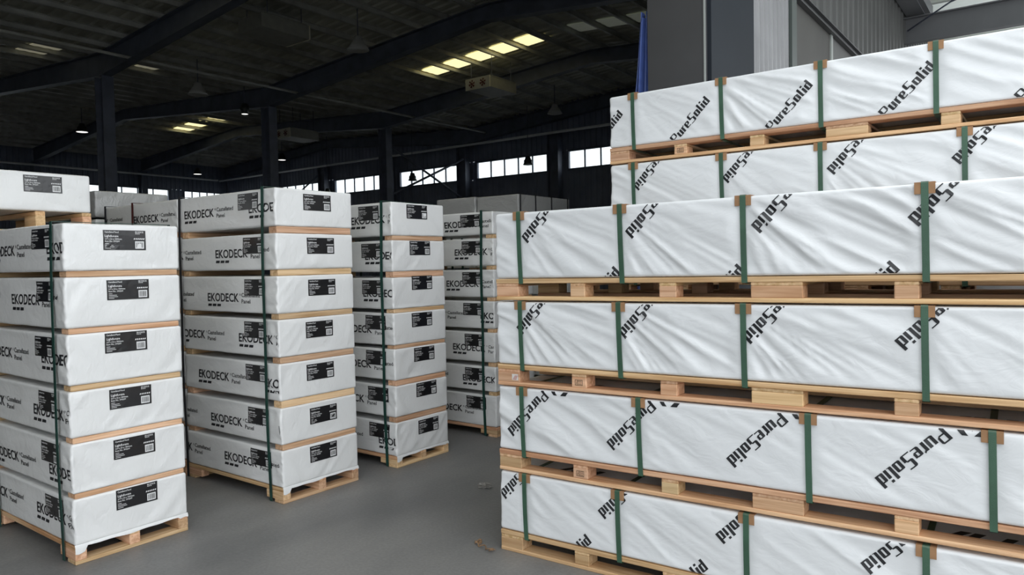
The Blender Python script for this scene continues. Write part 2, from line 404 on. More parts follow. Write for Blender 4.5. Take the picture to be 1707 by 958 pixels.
def bay_lamp(x, y, z, lit, label, r=.27):
    t = thing('high_bay_lamp', label, 'lamp', (x, y, z), 0, 'lit high bay lamps' if lit else 'dark hanging lamps')
    b = MB(); b.lathe([(.04, .34), (.09, .33), (.12, .22), (.16, .18), (r*.8, .09), (r, 0), (r-.015, 0), (r*.75, .08), (.1, .17)], n=20)
    b.build('lamp_shade', M['lamp_metal' if lit or r < .25 else 'lamp_pale'], t, smooth=True)
    b = MB(); b.lathe([(.001, .02), (r*.6, .012), (r-.02, .004)], n=20); b.build('lens', M['lamp_glow' if lit else 'lamp_pale'], t, smooth=True)
    b = MB(); b.tube([(0, 0, .33), (0, 0, roof_z(x)-z-.004)], .012, 6); b.build('cable', M['steel_dark'], t)
bay_lamp(-30.67, 13.0, 7.03, 1, 'lit round high bay lamp, leftmost of the small lit lamps', .22)
bay_lamp(-36.95, 21.4, 6.65, 1, 'lit round high bay lamp low over the left wall windows', .22)
bay_lamp(-31.14, 22.56, 6.95, 1, 'lit round high bay lamp just right of the second valley column', .2)
bay_lamp(-21.03, 13.87, 6.55, 1, 'lit round high bay lamp left of the second valley column top', .12)
bay_lamp(-13.73, 12.24, 6.87, 0, 'unlit hanging lamp against the roof above the second rafter', .27)
bay_lamp(-19.45, 11.36, 6.5, 0, 'unlit hanging lamp right of the first valley column', .27)
bay_lamp(-14.25, 21.77, 6.84, 0, 'unlit hanging lamp near the far wall pipe', .27)
bay_lamp(-16.54, 23.3, 5.40, 0, 'black bell lamp hanging before the window right of the last column', .2)
bay_lamp(-22.81, 23.3, 5.30, 0, 'black bell lamp hanging before the braced window', .2)
bay_lamp(-28.6, 23.3, 5.05, 0, 'black bell lamp hanging just above the second white stack', .2)

def heater(x, y, z, label, lx=.92, ly=1.35, lz=.32, rot=0):
    t = thing('unit_heater', label, 'heater', (x, y, z), rot, 'ceiling heaters')
    b = MB(); b.box((0, .03, 0), (lx, ly, lz)); b.box((-.015, .1, lz), (lx+.015, ly-.1, lz+.02)); b.build('cabinet', M['heater'], t)
    b = MB(); b.box((-.01, 0, -.01), (lx+.01, .03, lz+.01)); b.build('front_plate', M['heater_front'], t)
    for k in (.27, .73):
        b = MB(); n = 14
        for q in range(6):
            a = q*PI/3; c, s = math.cos(a), math.sin(a); r = .12
            b.add([(lx*k, -.012, lz/2), (lx*k+r*c, -.02, lz/2+r*s), (lx*k+r*math.cos(a+.6), -.008, lz/2+r*math.sin(a+.6))], [(0, 1, 2)])
        b.tube([(lx*k, -.03, lz/2), (lx*k, .0, lz/2)], .03, 8)
        b.build('fan', M['fan_red'], t)
    for px in (.06, lx-.06):
        for py in (.2, ly-.2):
            b = MB(); b.tube([(px, py, lz), (px, py, roof_z(x+px*math.cos(rot))-z-.015)], .01, 5); b.build('hanger_rod', M['steel_dark'], t)
heater(-14.45, 17.15, 6.86, 'grey ceiling heater with two red fans below the yellow skylights')
heater(-14.55, 11.45, 7.1, 'large dark ceiling heater seen from below at the top of the picture', rot=PI)
heater(-24.0, 17.1, 6.5, 'small ceiling heater left of the second valley column')

# right wall: door jamb, ribbed cladding, panel, girt
wr = struct(link('wall_right', None, None))
b = MB(); sheet(b, 'y', 6.65, 7.68, 0, EAVE, XR, .13, .02, 1); b.build('pale_sheet', M['sheet_light'], wr)
b = MB(); b.box((XR-.05, 7.68, 0), (XR+.05, 7.85, EAVE)); b.build('corner_post', M['trim_green'], wr)
b = MB(); b.box((XR-.05, 7.85, 0), (XR+.035, 7.87, EAVE)); b.build('edge_strip', M['trim_pale'], wr)
b = MB(); b.box((XR-.03, 7.87, 0), (XR, 9.42, 4.28)); b.build('smooth_panel', M['panel_grey'], wr)
b = MB(); b.box((XR-.03, 9.42, 0), (XR+.02, 9.5, 4.28)); b.build('panel_post', M['trim_pale'], wr)
b = MB(); b.box((XR-.03, 9.5, 0), (XR, 14.78, 4.28)); b.build('smooth_panel', M['sheet_grey'], wr)
b = MB(); b.box((XR-.02, 7.90, 4.27), (XR+.06, 14.78, 4.285)); b.box((XR-.02, 7.90, 4.285), (XR+.02, 14.78, 4.355)); b.box((XR-.02, 7.90, 4.355), (XR+.06, 14.78, 4.37))
b.build('girt', M['jamb'], wr)
b = MB(); sheet(b, 'y', 7.90, YF, 4.37, EAVE, XR, .3, .03, 1); b.build('ribbed_sheet', M['sheet_grey'], wr)
b = MB(); sheet(b, 'y', 14.78, YF, 0, 4.37, XR, .3, .03, 1); b.build('ribbed_sheet', M['sheet_grey'], wr)
b = MB(); b.box((XR-.06, 6.65, 0), (XR-.05, YF, EAVE)); b.build('inner_lining', M['wall_sheet'], wr)
b = MB(); sheet(b, 'y', YB, -4.5, 0, EAVE, XR, .3, .03, 1); b.build('ribbed_sheet', M['sheet_grey'], wr)
b = MB(); b.box((XR-.1, -4.5, 6.5), (XR, 5.6, EAVE)); b.build('header_panel', M['wall_sheet'], wr)
dj = struct(link('door_1', None, None))
b = MB(); b.box((-2.733, 5.60, 0), (XR-.03, 6.62, EAVE)); b.build('jamb_core', M['jamb'], dj)
b = MB(); b.box((XR-.03, 5.63, 0), (XR+.004, 6.65, EAVE)); b.build('jamb_face', M['jamb_blue'], dj)
b = MB(); b.box((XR-.045, 5.592, 0), (XR-.03, 5.602, EAVE)); b.build('corner_trim', M['trim_pale'], dj)

# canopy over the yard
b = MB(); b.box((XR, 14.70, 5.36), (6.0, 14.86, 5.38)); b.box((XR, 14.772, 5.38), (6.0, 14.788, 5.79)); b.box((XR, 14.70, 5.79), (6.0, 14.86, 5.81))
tag(b.build('canopy_beam', M['canopy_steel']), 'grey steel canopy beam at the top right above the strapped pile', 'roof beam')
b = MB(); b.box((XR+.04, -4.5, 5.84), (XR+.32, 15.2, 5.86)); b.box((XR+.04, -4.5, 5.86), (XR+.06, 15.2, 6.06)); b.box((XR+.30, -4.5, 5.86), (XR+.40, 15.2, 6.06))
tag(b.build('gutter_beam', M['canopy_steel']), 'long grey gutter beam fixed along the ribbed outer wall', 'roof beam')
vs = []; nr = 96
for i in range(nr+1):
    y = 7.0+12.0*i/nr; z = 6.31+(.03 if i % 2 else 0); vs += [(XR+.1, y, z), (4.5, y, z+.25)]
b = MB(); b.add(vs, [(2*i, 2*i+1, 2*i+3, 2*i+2) for i in range(nr)])

cn = b.build('canopy_roof', M['canopy_clear']); tag(cn, 'pale canopy roof sheet over the yard at the top right', 'canopy')
for i in range(8):
    b = MB(); b.box((XR+.12, 7.4+i*1.6, 6.18), (4.5, 7.5+i*1.6, 6.3)); b.build('canopy_purlin', M['canopy_sheet'], cn)
pts = [Vector((-2.12, 14.62, 5.55)).lerp(Vector((-.4, 13.6, 6.15)), t) for t in (0, .4, .45, .55, .6, 1)]
b = MB(); b.tube(pts, [.014, .014, .035, .035, .014, .014], 6); tag(b.build('tie_rod', M['steel_dark'], smooth=True), 'thin dark tie rod with turnbuckle below the pale canopy', 'rod')

# blue tarpaulin hanging by the jamb
def tarp():
    vs = []; fs = []; n, m = 40, 24
    for j in range(n+1):
        t = j/n; z = 3.66-t*2.9; wd = .075+.14*min(1, t*2.4); xr = -2.745-.012*math.sin(t*5)
        for i in range(m+1):
            u = i/m; x = xr-wd*u*(1-.15*math.sin(t*7)*u); y = 5.66+.03*math.sin(u*19+t*1.5)+.018*math.sin(u*9-t*6)
            vs.append((x, y, z+.03*math.sin(u*9)*(1 if j in (0, n) else 0)))
    N0 = len(vs); vs += [(x, y+.004, z) for x, y, z in vs]
    for j in range(n):
        for i in range(m):
            a = j*(m+1)+i; fs += [(a, a+1, a+m+2, a+m+1), (N0+a, N0+a+m+1, N0+a+m+2, N0+a+1)]
    return link('tarpaulin', mesh_from('tarpaulin', vs, fs, M['tarp'], True))
tag(tarp(), 'blue tarpaulin hanging in folds from the inner edge of the door jamb', 'tarpaulin')

# ------------------------------------------------------------------ wrapped bundles
def grid_axis(a, b, step, r):
    n = max(2, int(round((b-a-2*r)/step)))
    core = [a+r+(b-a-2*r)*i/n for i in range(n+1)]
    return np.array([a, a+r*.35, a+r*.7]+core+[b-r*.7, b-r*.35, b])
def film_box(size, step, r, dfun, mat):
    """closed film wrapped block 0..size with rounded edges and folds; returns mesh"""
    lo = np.zeros(3); hi = np.array(size, float)
    G = [grid_axis(0, size[k], step[k], r) for k in range(3)]
    P = []; Q = []; off = 0
    for ax in range(3):
        u, v = [(1, 2), (2, 0), (0, 1)][ax]
        U, V = np.meshgrid(G[u], G[v], indexing='ij')
        for sgn in (0, 1):
            p = np.zeros(U.shape+(3,)); p[..., u] = U; p[..., v] = V; p[..., ax] = hi[ax] if sgn else 0
            nu, nv = U.shape; idx = np.arange(nu*nv).reshape(nu, nv)+off
            q = np.stack([idx[:-1, :-1], idx[1:, :-1], idx[1:, 1:], idx[:-1, 1:]], -1).reshape(-1, 4)
            if not sgn: q = q[:, ::-1]
            P.append(p.reshape(-1, 3)); Q.append(q); off += nu*nv
    P = np.concatenate(P); Q = np.concatenate(Q)
    key = np.round(P*1e5).astype(np.int64); _, first, inv = np.unique(key, axis=0, return_index=True, return_inverse=True)
    P = P[first]; Q = inv.reshape(-1)[Q]
    inner = np.clip(P, lo+r, hi-r); d = P-inner; L = np.linalg.norm(d, axis=1, keepdims=True); nrm = d/np.maximum(L, 1e-9)
    pos = inner+nrm*r + nrm*dfun(P, nrm, hi)[:, None]
    me = bpy.data.meshes.new('film'); me.vertices.add(len(pos)); me.vertices.foreach_set('co', pos.ravel())
    me.loops.add(Q.size); me.loops.foreach_set('vertex_index', Q.ravel().astype(np.int32))
    me.polygons.add(len(Q)); me.polygons.foreach_set('loop_start', np.arange(0, Q.size, 4, dtype=np.int32))
    me.polygons.foreach_set('use_smooth', np.ones(len(Q), bool)); me.materials.append(mat); me.update(calc_edges=True); me.validate()
    return me

# folds of the long PureSolid packs: front face is -Y, (s,t) along it
def ps_fold(s, t, H, seed, straps):
    s = np.asarray(s, float); t = np.asarray(t, float); out = np.zeros_like(s)
    edges = [-.35]+list(straps)+[3.4]
    st = np.array(edges); k = np.clip(np.searchsorted(st, s)-1, 0, len(st)-2)
    fr = (s-st[k])/(st[k+1]-st[k])
    down = (H-t)
    # folds fan out from the top of each strap down to the right
    ang = np.arctan2(down+.10, (s-st[k])+.16)
    rad = np.hypot(down+.10, (s-st[k])+.16)
    f1 = vn(ang*9+k*13.7, rad*1.6, seed); f2 = vn(ang*19+k*5.1, rad*2.4, seed+3)
    q = s*.46+t*.89; p = s*.89-t*.46
    g1 = vn(q*13+.5*vn(s*3, t*3, seed+40), p*.8, seed+5); g2 = vn(q*27, p*1.3, seed+8)
    fan = (1-2.4*np.abs(f1)**.85)*.006+(1-2.4*np.abs(f2)**.8)*.0036
    dia = (1-2.4*np.abs(g1)**.8)*.0066+(1-2.4*np.abs(g2)**.8)*.0040
    mix = sstep(.0, .5, .5+.8*vn(s*1.3, t*1.5, seed+11))
    amp = .45+.75*sstep(-.4, .6, vn(s*1.1, t*.8, seed+21))
    out = (fan*(1-mix)+dia*mix)*amp + .005*vn(s*2.1, t*3.0, seed+30)
    near = np.min(np.abs(s[..., None]-np.array(straps)), axis=-1)
    out *= .15+.85*sstep(.01, .09, near); out -= .006*np.exp(-(near/.03)**2)
    e = sstep(0, .05, t)*sstep(0, .05, H-t)
    return out*(.15+.85*e)
def ps_dfun(seed, straps):
    def f(P, n, hi):
        d = np.zeros(len(P)); m = -n[:, 1]; k = m > .01
        d[k] = ps_fold(P[k, 0], P[k, 2], hi[2], seed, straps)*m[k]
        j = n[:, 0] < -.01
        d[j] += .004*vn(P[j, 1]*14+P[j, 2]*9, P[j, 2]*6, seed+2)*(-n[j, 0])
        return d
    return f
# folds of the short panel bundles: x runs 0..L with the visible end at x=L, front face -Y
def eko_front(s, t, L, H, seed):
    e = sstep(0, .04, t)*sstep(0, .04, H-t)
    a = .004*vn(s*2.0, t*9, seed)+.0025*vn(s*5, t*16-s*3, seed+4)
    c = sstep(L-.15, L-.08, s)
    a += c*(.0042*(1-2*np.abs(vn((t+s*1.3)*24, (s-t)*8, seed+9)))+.0022*(1-2*np.abs(vn((t-s*.6)*38, s*14, seed+12))))
    return a*(.15+.85*e)
def eko_end(y, t, W, H, seed):
    e = sstep(0, .04, t)*sstep(0, .04, H-t)*sstep(0, .05, y)*sstep(0, .05, W-y)
    q = (y+t*.9); p = (y-t*.9)
    a = .0055*vn(y*3.0, t*4, seed+1)
    sel = sstep(-.3, .3, vn(y*2.5, t*2.0, seed+15))
    r1 = (1-2.2*np.abs(vn(q*11, p*1.4, seed+6))**.8); r2 = (1-2.2*np.abs(vn(p*11, q*1.4, seed+7))**.8)
    a += .0042*(r1*sel+r2*(1-sel))
    lab = np.exp(-(((y-W*.53)/(W*.27))**4+((t-H*.68)/(H*.34))**4))
    return a*e*(1-.65*lab)
def eko_dfun(seed):
    def f(P, n, hi):
        d = np.zeros(len(P)); k = n[:, 1] < -.01
        d[k] += eko_front(P[k, 0], P[k, 2], hi[0], hi[2], seed)*(-n[k, 1])
        j = n[:, 0] > .01
        d[j] += eko_end(P[j, 1], P[j, 2], hi[1], hi[2], seed)*n[j, 0]
        u = np.abs(n[:, 2]) > .5
        d[u] -= .002*np.abs(vn(P[u, 0]*6, P[u, 1]*6, seed+3))
        return d
    return f

# ------------------------------------------------------------------ lettering
def text_tris(body, bold=0.0, res=2):
    cu = bpy.data.curves.new('t', 'FONT'); cu.body = body; cu.size = 1; cu.resolution_u = res; cu.offset = bold; cu.fill_mode = 'FRONT'
    o = bpy.data.objects.new('t', cu); COL.objects.link(o)
    dg = bpy.context.evaluated_depsgraph_get(); ev = o.evaluated_get(dg); me = ev.to_mesh()
    v = np.array([tuple(q.co)[:2] for q in me.vertices]); f = [tuple(p.vertices) for p in me.polygons]
    ev.to_mesh_clear(); bpy.data.objects.remove(o); bpy.data.curves.remove(cu)
    return v, f
def fit(vf, x, y, w=None, h=None):
    """place text: left end x, baseline y; h is the cap height (font caps are about .69 of the size)"""
    v, f = vf; v = v.copy(); k = h/.69
    x0 = v[:, 0].min(); wd = v[:, 0].max()-x0
    kx = w/wd if w else k
    v[:, 0] = (v[:, 0]-x0)*kx+x; v[:, 1] = v[:, 1]*k+y
    return v, f
class Flat:
    def __init__(s): s.v = []; s.f = []; s.m = []
    def add(s, vf, mi=0):
        n = len(s.v); s.v += [tuple(q) for q in vf[0]]; s.f += [tuple(i+n for i in q) for q in vf[1]]; s.m += [mi]*len(vf[1])
    def rect(s, x0, y0, x1, y1, mi=0, sk=0): s.add(([(x0, y0), (x1, y0), (x1+sk, y1), (x0+sk, y1)], [(0, 1, 2, 3)]), mi)

# side print of the panel bundles, E of the word at x=0, baseline y=0
SIDE = Flat()
SIDE.add(fit(text_tris('EKODECK', .022, 3), 0, 0, .400, .057))
SIDE.add(fit(text_tris('\u00ae', 0, 2), .408, .042, None, .016))
SIDE.add(fit(text_tris('Castellated', .012, 2), .433, .034, .216, .028))
SIDE.add(fit(text_tris('Panel', .012, 2), .433, -.010, .105, .028))
for i in range(3): SIDE.rect(.0+i*.059, -.037, .047+i*.059, -.019, 0, .006)
PERIOD = .835

# black end label, 0.235 x 0.112
LW, LH = .235, .112
LAB = Flat()
LAB.add(fit(text_tris('Castellated Panel', .02, 1), .008, .097, .075, .0085))
LAB.add(fit(text_tris('EKODECK', .02, 1), .176, .098, .048, .0085))
for i in range(3): LAB.rect(.176+i*.009, .0915, .183+i*.009, .0945, 0)
LAB.add(fit(text_tris('Lighthouse', .02, 1), .008, .073, .074, .0125))
LAB.add(fit(text_tris('219 x 26 x 1800mm', .02, 1), .008, .058, .092, .0085))
LAB.add(fit(text_tris('Item No. 390209', .02, 1), .008, .045, .080, .0085))
for i, wd in enumerate((.02, .045, .05, .03)): LAB.rect(.008, .034-i*.0085, .008+wd, .0365-i*.0085, 0)
for i in range(6): LAB.rect(.166+i*.0105, .060, .1725+i*.0105, .068, 0, .003)
LAB.rect(.174, .008, .224, .050, 0)
for i, (o_, wd) in enumerate(((0, .003), (.006, .0015), (.010, .003), (.016, .002), (.021, .004), (.027, .0015), (.031, .003), (.036, .002))):
    LAB.rect(.180+o_, .014, .180+o_+wd, .044, 1)

def clip_bm(bm, x0, x1, z0, z1):
    for co, no in (((x0, 0, 0), (-1, 0, 0)), ((x1, 0, 0), (1, 0, 0)), ((0, 0, z0), (0, 0, -1)), ((0, 0, z1), (0, 0, 1))):
        bmesh.ops.bisect_plane(bm, geom=bm.verts[:]+bm.edges[:]+bm.faces[:], plane_co=co, plane_no=no, clear_outer=True)
def side_print(parent, Es, L, H, base, seed, x_lo=0.02):
    """word repeats on the front face of a panel bundle; Es = positions of the E's"""
    for e in Es:
        if e > L or e < -.7: continue
        bm = bmesh.new()
        vs = [bm.verts.new((x+e, 0, y+base)) for x, y in SIDE.v]
        for f in SIDE.f:
            try: bm.faces.new([vs[i] for i in f])
            except ValueError: pass
        clip_bm(bm, x_lo, L-.012, .012, H-.012)
        if not bm.faces: bm.free(); continue
        co = np.array([tuple(v.co) for v in bm.verts]); d = eko_front(co[:, 0], co[:, 2], L, H, seed)
        for v, q in zip(bm.verts, d): v.co.y = -q-.0018
        me = bpy.data.meshes.new('printed_word'); bm.to_mesh(me); bm.free(); me.materials.append(M['ink'])
        link('printed_word', me, parent)
def label_on(parent, surf, x0, ztop, tilt=0.0):
    """black product label; surf(u, z) -> 3D point and outward normal of the film"""
    c, s = math.cos(tilt), math.sin(tilt)
    def place(u, v, off):
        uu = x0+u*c-(v-LH)*s; zz = ztop+(v-LH)*c+u*s
        p, n = surf(np.array(uu), np.array(zz)); return p+n*off
    U, V = np.meshgrid(np.linspace(0, LW, 9), np.linspace(0, LH, 5), indexing='ij')
    p = place(U.ravel(), V.ravel(), .0022); q = place(U.ravel(), V.ravel(), .0004); nv = 5
    fs = [(i*nv+j, (i+1)*nv+j, (i+1)*nv+j+1, i*nv+j+1) for i in range(8) for j in range(4)]; n0 = len(p)
    rim = [i*nv for i in range(9)]+[8*nv+j for j in range(1, 5)]+[i*nv+4 for i in range(7, -1, -1)]+[j for j in range(3, 0, -1)]
    fs += [(rim[k], n0+rim[k], n0+rim[(k+1) % len(rim)], rim[(k+1) % len(rim)]) for k in range(len(rim))]
    lab = link('product_label', mesh_from('product_label', np.concatenate([p, q]), fs, M['label_black']), parent)
    lv = np.array(LAB.v); pp = place(lv[:, 0], lv[:, 1], .0032)
    mi = np.array(LAB.m)
    lift = np.zeros(len(lv))
    for f, m_ in zip(LAB.f, LAB.m):
        if m_ == 1:
            for i in f: lift[i] = .0004
    pp = pp+surf(np.array(x0), np.array(ztop))[1]*lift[:, None]
    me = mesh_from('label_print', pp, LAB.f, M['label_white']); me.materials.append(M['label_black']); me.polygons.foreach_set('material_index', LAB.m); me.update()
    tag(link('label_print', me, lab), kind='stuff')

# ------------------------------------------------------------------ EKODECK stacks
EL = 1.2
ranks = ['topmost', 'second from the top', 'third from the top', 'fourth from the top', 'fifth from the top', 'sixth from the top', 'seventh from the top', 'eighth from the top']
_shared = {}
def eko_bundle(xn, y0, z0, W, H, label, group, seed, Es=None, base=.1, side_lab=None, end_lab=None, L=EL, mat='film_eko'):
    """bundle whose visible end is at x=xn; local x runs 0..L towards the yard"""
    t = thing('panel_bundle', label, 'panel bundle', (xn-L, y0, z0), 0, group)
    detailed = Es is not None or end_lab is not None
    if detailed: me = film_box((L, W, H), (.022, .018, .012), .014, eko_dfun(seed), M[mat])
    else:
        k = (round(L, 2), round(W, 2), round(H, 2), mat)
        if k not in _shared: _shared[k] = film_box((L, W, H), (.04, .03, .022), .014, eko_dfun(77), M[mat])
        me = _shared[k]
    link('film_wrap', me, t)
    if Es is not None: side_print(t, [e-(xn-L) for e in Es], L, H, base, seed)
    if side_lab is not None:
        xl, zt = side_lab
        def sf(u, z):
            u, z = np.broadcast_arrays(np.atleast_1d(u), np.atleast_1d(z))
            d = eko_front(u, z, L, H, seed); return np.stack([u, -d, z], -1), np.array([0, -1.0, 0])
        label_on(t, sf, xl-(xn-L), zt-.0)
    if end_lab is not None:
        yl, zt, tl = end_lab
        def se(u, z):
            u, z = np.broadcast_arrays(np.atleast_1d(u), np.atleast_1d(z))
            d = eko_end(u, z, W, H, seed); return np.stack([L+d, u, z], -1), np.array([1.0, 0, 0])
        label_on(t, se, yl-y0, zt-z0, tl)
    last_bundle.append(t)
    return t
last_bundle = []
def film_skirt(xn, y0, W, zb, seed, _):
    t = last_bundle[-n_levels[0]]; n = 40; vs = []
    for i in range(n+1):
        u = i/n; y = u*W; d = .011+.003*math.sin(u*9+seed)+.002*math.sin(u*23+seed)
        if y < .058: d = .042+.004*math.sin(u*60)
        if y > W-.06: d = .016+.003*math.sin(u*70)
        for x, z in ((EL-.004, .006), (EL+.003, -.006), (EL+.0035, -d)): vs.append((x, y, z))
    fs = [(3*i+k, 3*i+3+k, 3*i+4+k, 3*i+1+k) for i in range(n) for k in (0, 1)]
    m0 = len(vs); vs += [(x-.0015, y, z) for x, y, z in vs]; fs += [tuple(reversed([q+m0 for q in f])) for f in fs[:]]
    link('film_skirt', mesh_from('film_skirt', vs, fs, M['film_eko'], True), t)
def bearer(xn, y0, z0, W, h, label, group):
    o = link('wooden_bearer', bevel_box(.09, W, h, M['wood_y'], .004), None, (xn-.09, y0, z0)); return tag(o, label, 'bearer', group)
def eko_pallet(xn, y0, z0, W, label, h=.10, L=EL):
    t = thing('pallet', label, 'pallet', (xn-L, y0, z0), 0, 'pallets under the panel stacks')
    for x in (0, L-.10): piece('bottom_board', (.10, W, .022), M['wood_y'], t, (x, 0, 0))
    bh = h-.047
    for x in (0, L-.19):
        for y in (0, W/2-.03, W-.06): piece('block', (.19, .06, bh), M['wood_block'], t, (x, y, .022))
    for y in (0, W/2-.03, W-.06): piece('top_board', (L, .06, .025), M['wood_x'], t, (0, y, h-.025))
    return t
def stack_strap(x, y0, y1, z0, z1, label, mat='strap_dark', w=.028, bow=.010):
    """ribbon looped round a whole stack"""
    b = MB(); th = .0025; g = .008; n = 14
    path = []
    for i in range(n+1):
        t = i/n; path.append((y0-g-bow*math.sin(PI*t), z0+(z1-z0)*t))
    path += [(y0-g, z1+.006), (y1+g, z1+.006)]
    for i in range(n+1): path.append((y1+g, z1+(z0-z1)*i/n))
    path.append((y1+g, z0)); vs = []
    m = len(path); cy = (y0+y1)/2
    for k, (y, z) in enumerate(path):
        wob = .004*math.sin(k*.9+x*7)
        ny = -1 if y < cy-.1 else (1 if y > cy+.1 else 0); nz = 1 if z > z1 else 0
        if ny and nz: pass
        for xx in (x-w/2+wob, x+w/2+wob): vs.append((xx, y, z))
        for xx in (x-w/2+wob, x+w/2+wob): vs.append((xx, y+ny*th, z+nz*th))
    fs = []
    for k in range(m-1):
        a, c = 4*k, 4*k+4; fs += [(a+2, a+3, c+3, c+2), (a, c, c+1, a+1), (a, a+2, c+2, c), (a+1, c+1, c+3, a+3)]
    b.add(vs, fs); return tag(b.build('stack_strap', M[mat], smooth=False), label, 'strap')
n_levels = [0]
def Klist(kind, v):
    e = v if kind == 'E' else v-.40
    return [e+PERIOD*k for k in range(-3, 4)]
def eko_stack(name, group, xn, y0, W, levels, es, bases, sl, el, xdrift=None, strap_x=None, strap_mat='strap_dark', seed0=0, lab_off=.022, skirt=False):
    """levels from the bottom up: (z bottom, z top); other lists from the top down"""
    n = len(levels); n_levels[0] = n
    eko_pallet(xn, y0, 0, W, 'pale pallet on the floor under the %s' % name, levels[0][0]-.002)
    for i, (zb, zt) in enumerate(levels):
        r = n-1-i
        Es = Klist(*es[r]) if es else None
        side = (sl[r], (zt-zb)-lab_off) if sl else None
        end = None
        if el: end = (el[r][0], el[r][1], 0.0)
        dx = xdrift[r] if xdrift else 0
        dy = 0
        eko_bundle(xn+dx, y0+dy, zb, W, zt-zb, 'white wrapped panel bundle, %s in the %s' % (ranks[r], name), group, seed0+i, Es, (zt-zb)*(bases[r] if bases else .38), side, end)
        if i:
            pz = levels[i-1][1]
            for nm, x in (('near', xn+dx-.006), ('far', xn+dx-EL+.09+.006)):
                bearer(x, y0+.012, pz, W-.024, zb-pz, 'wooden bearer at %s end, below %s bundle from top, %s' % (nm, ordn[r], name), 'wooden bearers between panel bundles')
    if skirt: film_skirt(xn, y0, W, levels[0][0], seed0, 'white film wrapped panel bundle')
    if strap_x:
        for q, (sx, mt) in enumerate(strap_x):
            stack_strap(sx, y0, y0+W, 0.004, levels[-1][1]+.004, '%s strap looped round the %s end of the %s' % ({'strap_dark': 'dark green', 'strap_black': 'black', 'strap_red': 'dark red'}[mt], ['near', 'far', 'middle'][q], name), mt)

# front left stack
S1L = [(.103, .358), (.386, .660), (.690, .945), (.975, 1.256), (1.285, 1.565), (1.596, 1.858)]
eko_stack('front left stack', 'bundles of the front left stack', -4.25, 1.685, .640, S1L,
    [('E', -4.462), ('E', -4.975), ('E', -4.580), ('E', -4.729), ('E', -4.540), ('E', -4.740)], [.38, .45, .40, .36, .28, .41],
    [-4.649, -4.626, -4.664, -4.653, -4.64, -4.612],
    [(1.889, 1.824), (1.898, 1.543), (1.878, 1.246), (1.892, .927), (1.904, .640), (1.907, .352)],
    strap_x=[(-4.378, 'strap_dark'), (-5.30, 'strap_dark')], seed0=10, skirt=True)
S2L = [(.106, .360), (.397, .648), (.694, .948), (.988, 1.246), (1.283, 1.540), (1.580, 1.828), (1.872, 2.132)]
eko_stack('second stack from left', 'bundles of the second stack', -4.16, 2.948, .660, S2L,
    [('E', -4.453), ('E', -4.884), ('E', -5.002), ('E', -4.621), ('E', -5.163), ('E', -5.011), ('E', -4.846)], [.39, .37, .30, .36, .36, .31, .41],
    [-4.581, -4.535, -4.533, -4.555, -4.548, -4.536, -4.516],
    [(3.176, 2.10), (3.196, 1.799), (3.198, 1.507), (3.166, 1.214), (3.166, .917), (3.183, .609), (3.174, .341)],
    strap_x=[(-4.29, 'strap_dark'), (-5.345, 'strap_black')], seed0=30, skirt=True)
S3L = [(.09, .357), (.398, .647), (.688, .938), (.966, 1.221), (1.250, 1.501), (1.545, 1.793), (1.827, 2.092)]
eko_stack('third stack from left', 'bundles of the third stack', -4.139, 3.985, .605, S3L,
    [('E', -4.606), ('E', -4.449), ('E', -4.477), ('K', -4.386), ('K', -4.404), ('K', -4.50), ('E', -4.341)], [.39, .40, .39, .36, .35, .36, .32],
    [-4.516, -4.492, -4.489, -4.464, -4.468, -4.456, -4.447],
    [(4.152, 2.078), (4.176, 1.787), (4.191, 1.507), (4.181, 1.208), (4.199, .926), (4.217, .637), (4.228, .332)],
    strap_x=[(-4.245, 'strap_dark'), (-5.2, 'strap_dark')], seed0=50, skirt=True)
S4L = [(.09, .38), (.415, .647), (.685, .962), (.995, 1.251), (1.285, 1.54), (1.575, 1.827), (1.86, 2.072)]
eko_stack('fourth stack from left', 'bundles of the fourth stack', -4.095, 5.2, .62, S4L,
    [('E', -4.682), ('E', -4.557), ('E', -4.671), ('E', -4.26), ('E', -4.604), ('E', -4.488), ('K', -4.503)], [.36, .40, .38, .36, .36, .36, .38],
    [-4.478, -4.471, -4.472, -4.465, -4.457, -4.458, -4.451], None,
    strap_x=[(-4.225, 'strap_dark'), (-5.15, 'strap_dark')], seed0=70)
# stacks behind these, mostly hidden
def plain_stack(name, group, xn, y0, W, n, pitch, ztop, es_top=None, strap_x=None, seed0=0):
    h = pitch-.038; levels = [(ztop-(n-1-i)*pitch-h, ztop-(n-1-i)*pitch) for i in range(n)]
    eko_pallet(xn, y0, 0, W, 'pale pallet on the floor under the %s' % name, levels[0][0]-.002)
    for i, (zb, zt) in enumerate(levels):
        r = n-1-i
        Es = Klist('E', es_top) if (es_top is not None and r < 2) else None
        eko_bundle(xn, y0, zb, W, zt-zb, 'white wrapped panel bundle, %s in the %s' % (ranks[r], name), group, seed0+i, Es, .38*h)
        if i:
            for nm, x in (('near', xn-.006), ('far', xn-EL+.096)):
                bearer(x, y0+.012, levels[i-1][1], W-.024, .038, 'wooden bearer at %s end, below %s bundle from top, %s' % (nm, ordn[r], name), 'wooden bearers between panel bundles')
    for q, (sx, mt) in enumerate(strap_x or []):
        stack_strap(sx, y0, y0+W, .004, levels[-1][1]+.004, '%s strap looped round the %s end of the %s' % ({'strap_dark': 'dark green', 'strap_black': 'black', 'strap_red': 'dark red'}[mt], ['near', 'far'][q], name), mt)
plain_stack('stack behind the second stack', 'bundles behind the second stack', -5.385, 2.945, .66, 7, .2925, 2.134, -6.07, [(-6.071, 'strap_red'), (-6.54, 'strap_black')], 90)
plain_stack('rearmost stack of second row', 'bundles at the rear of the second row', -6.75, 2.945, .66, 7, .2925, 2.05, None, [(-6.9, 'strap_dark')], 110)
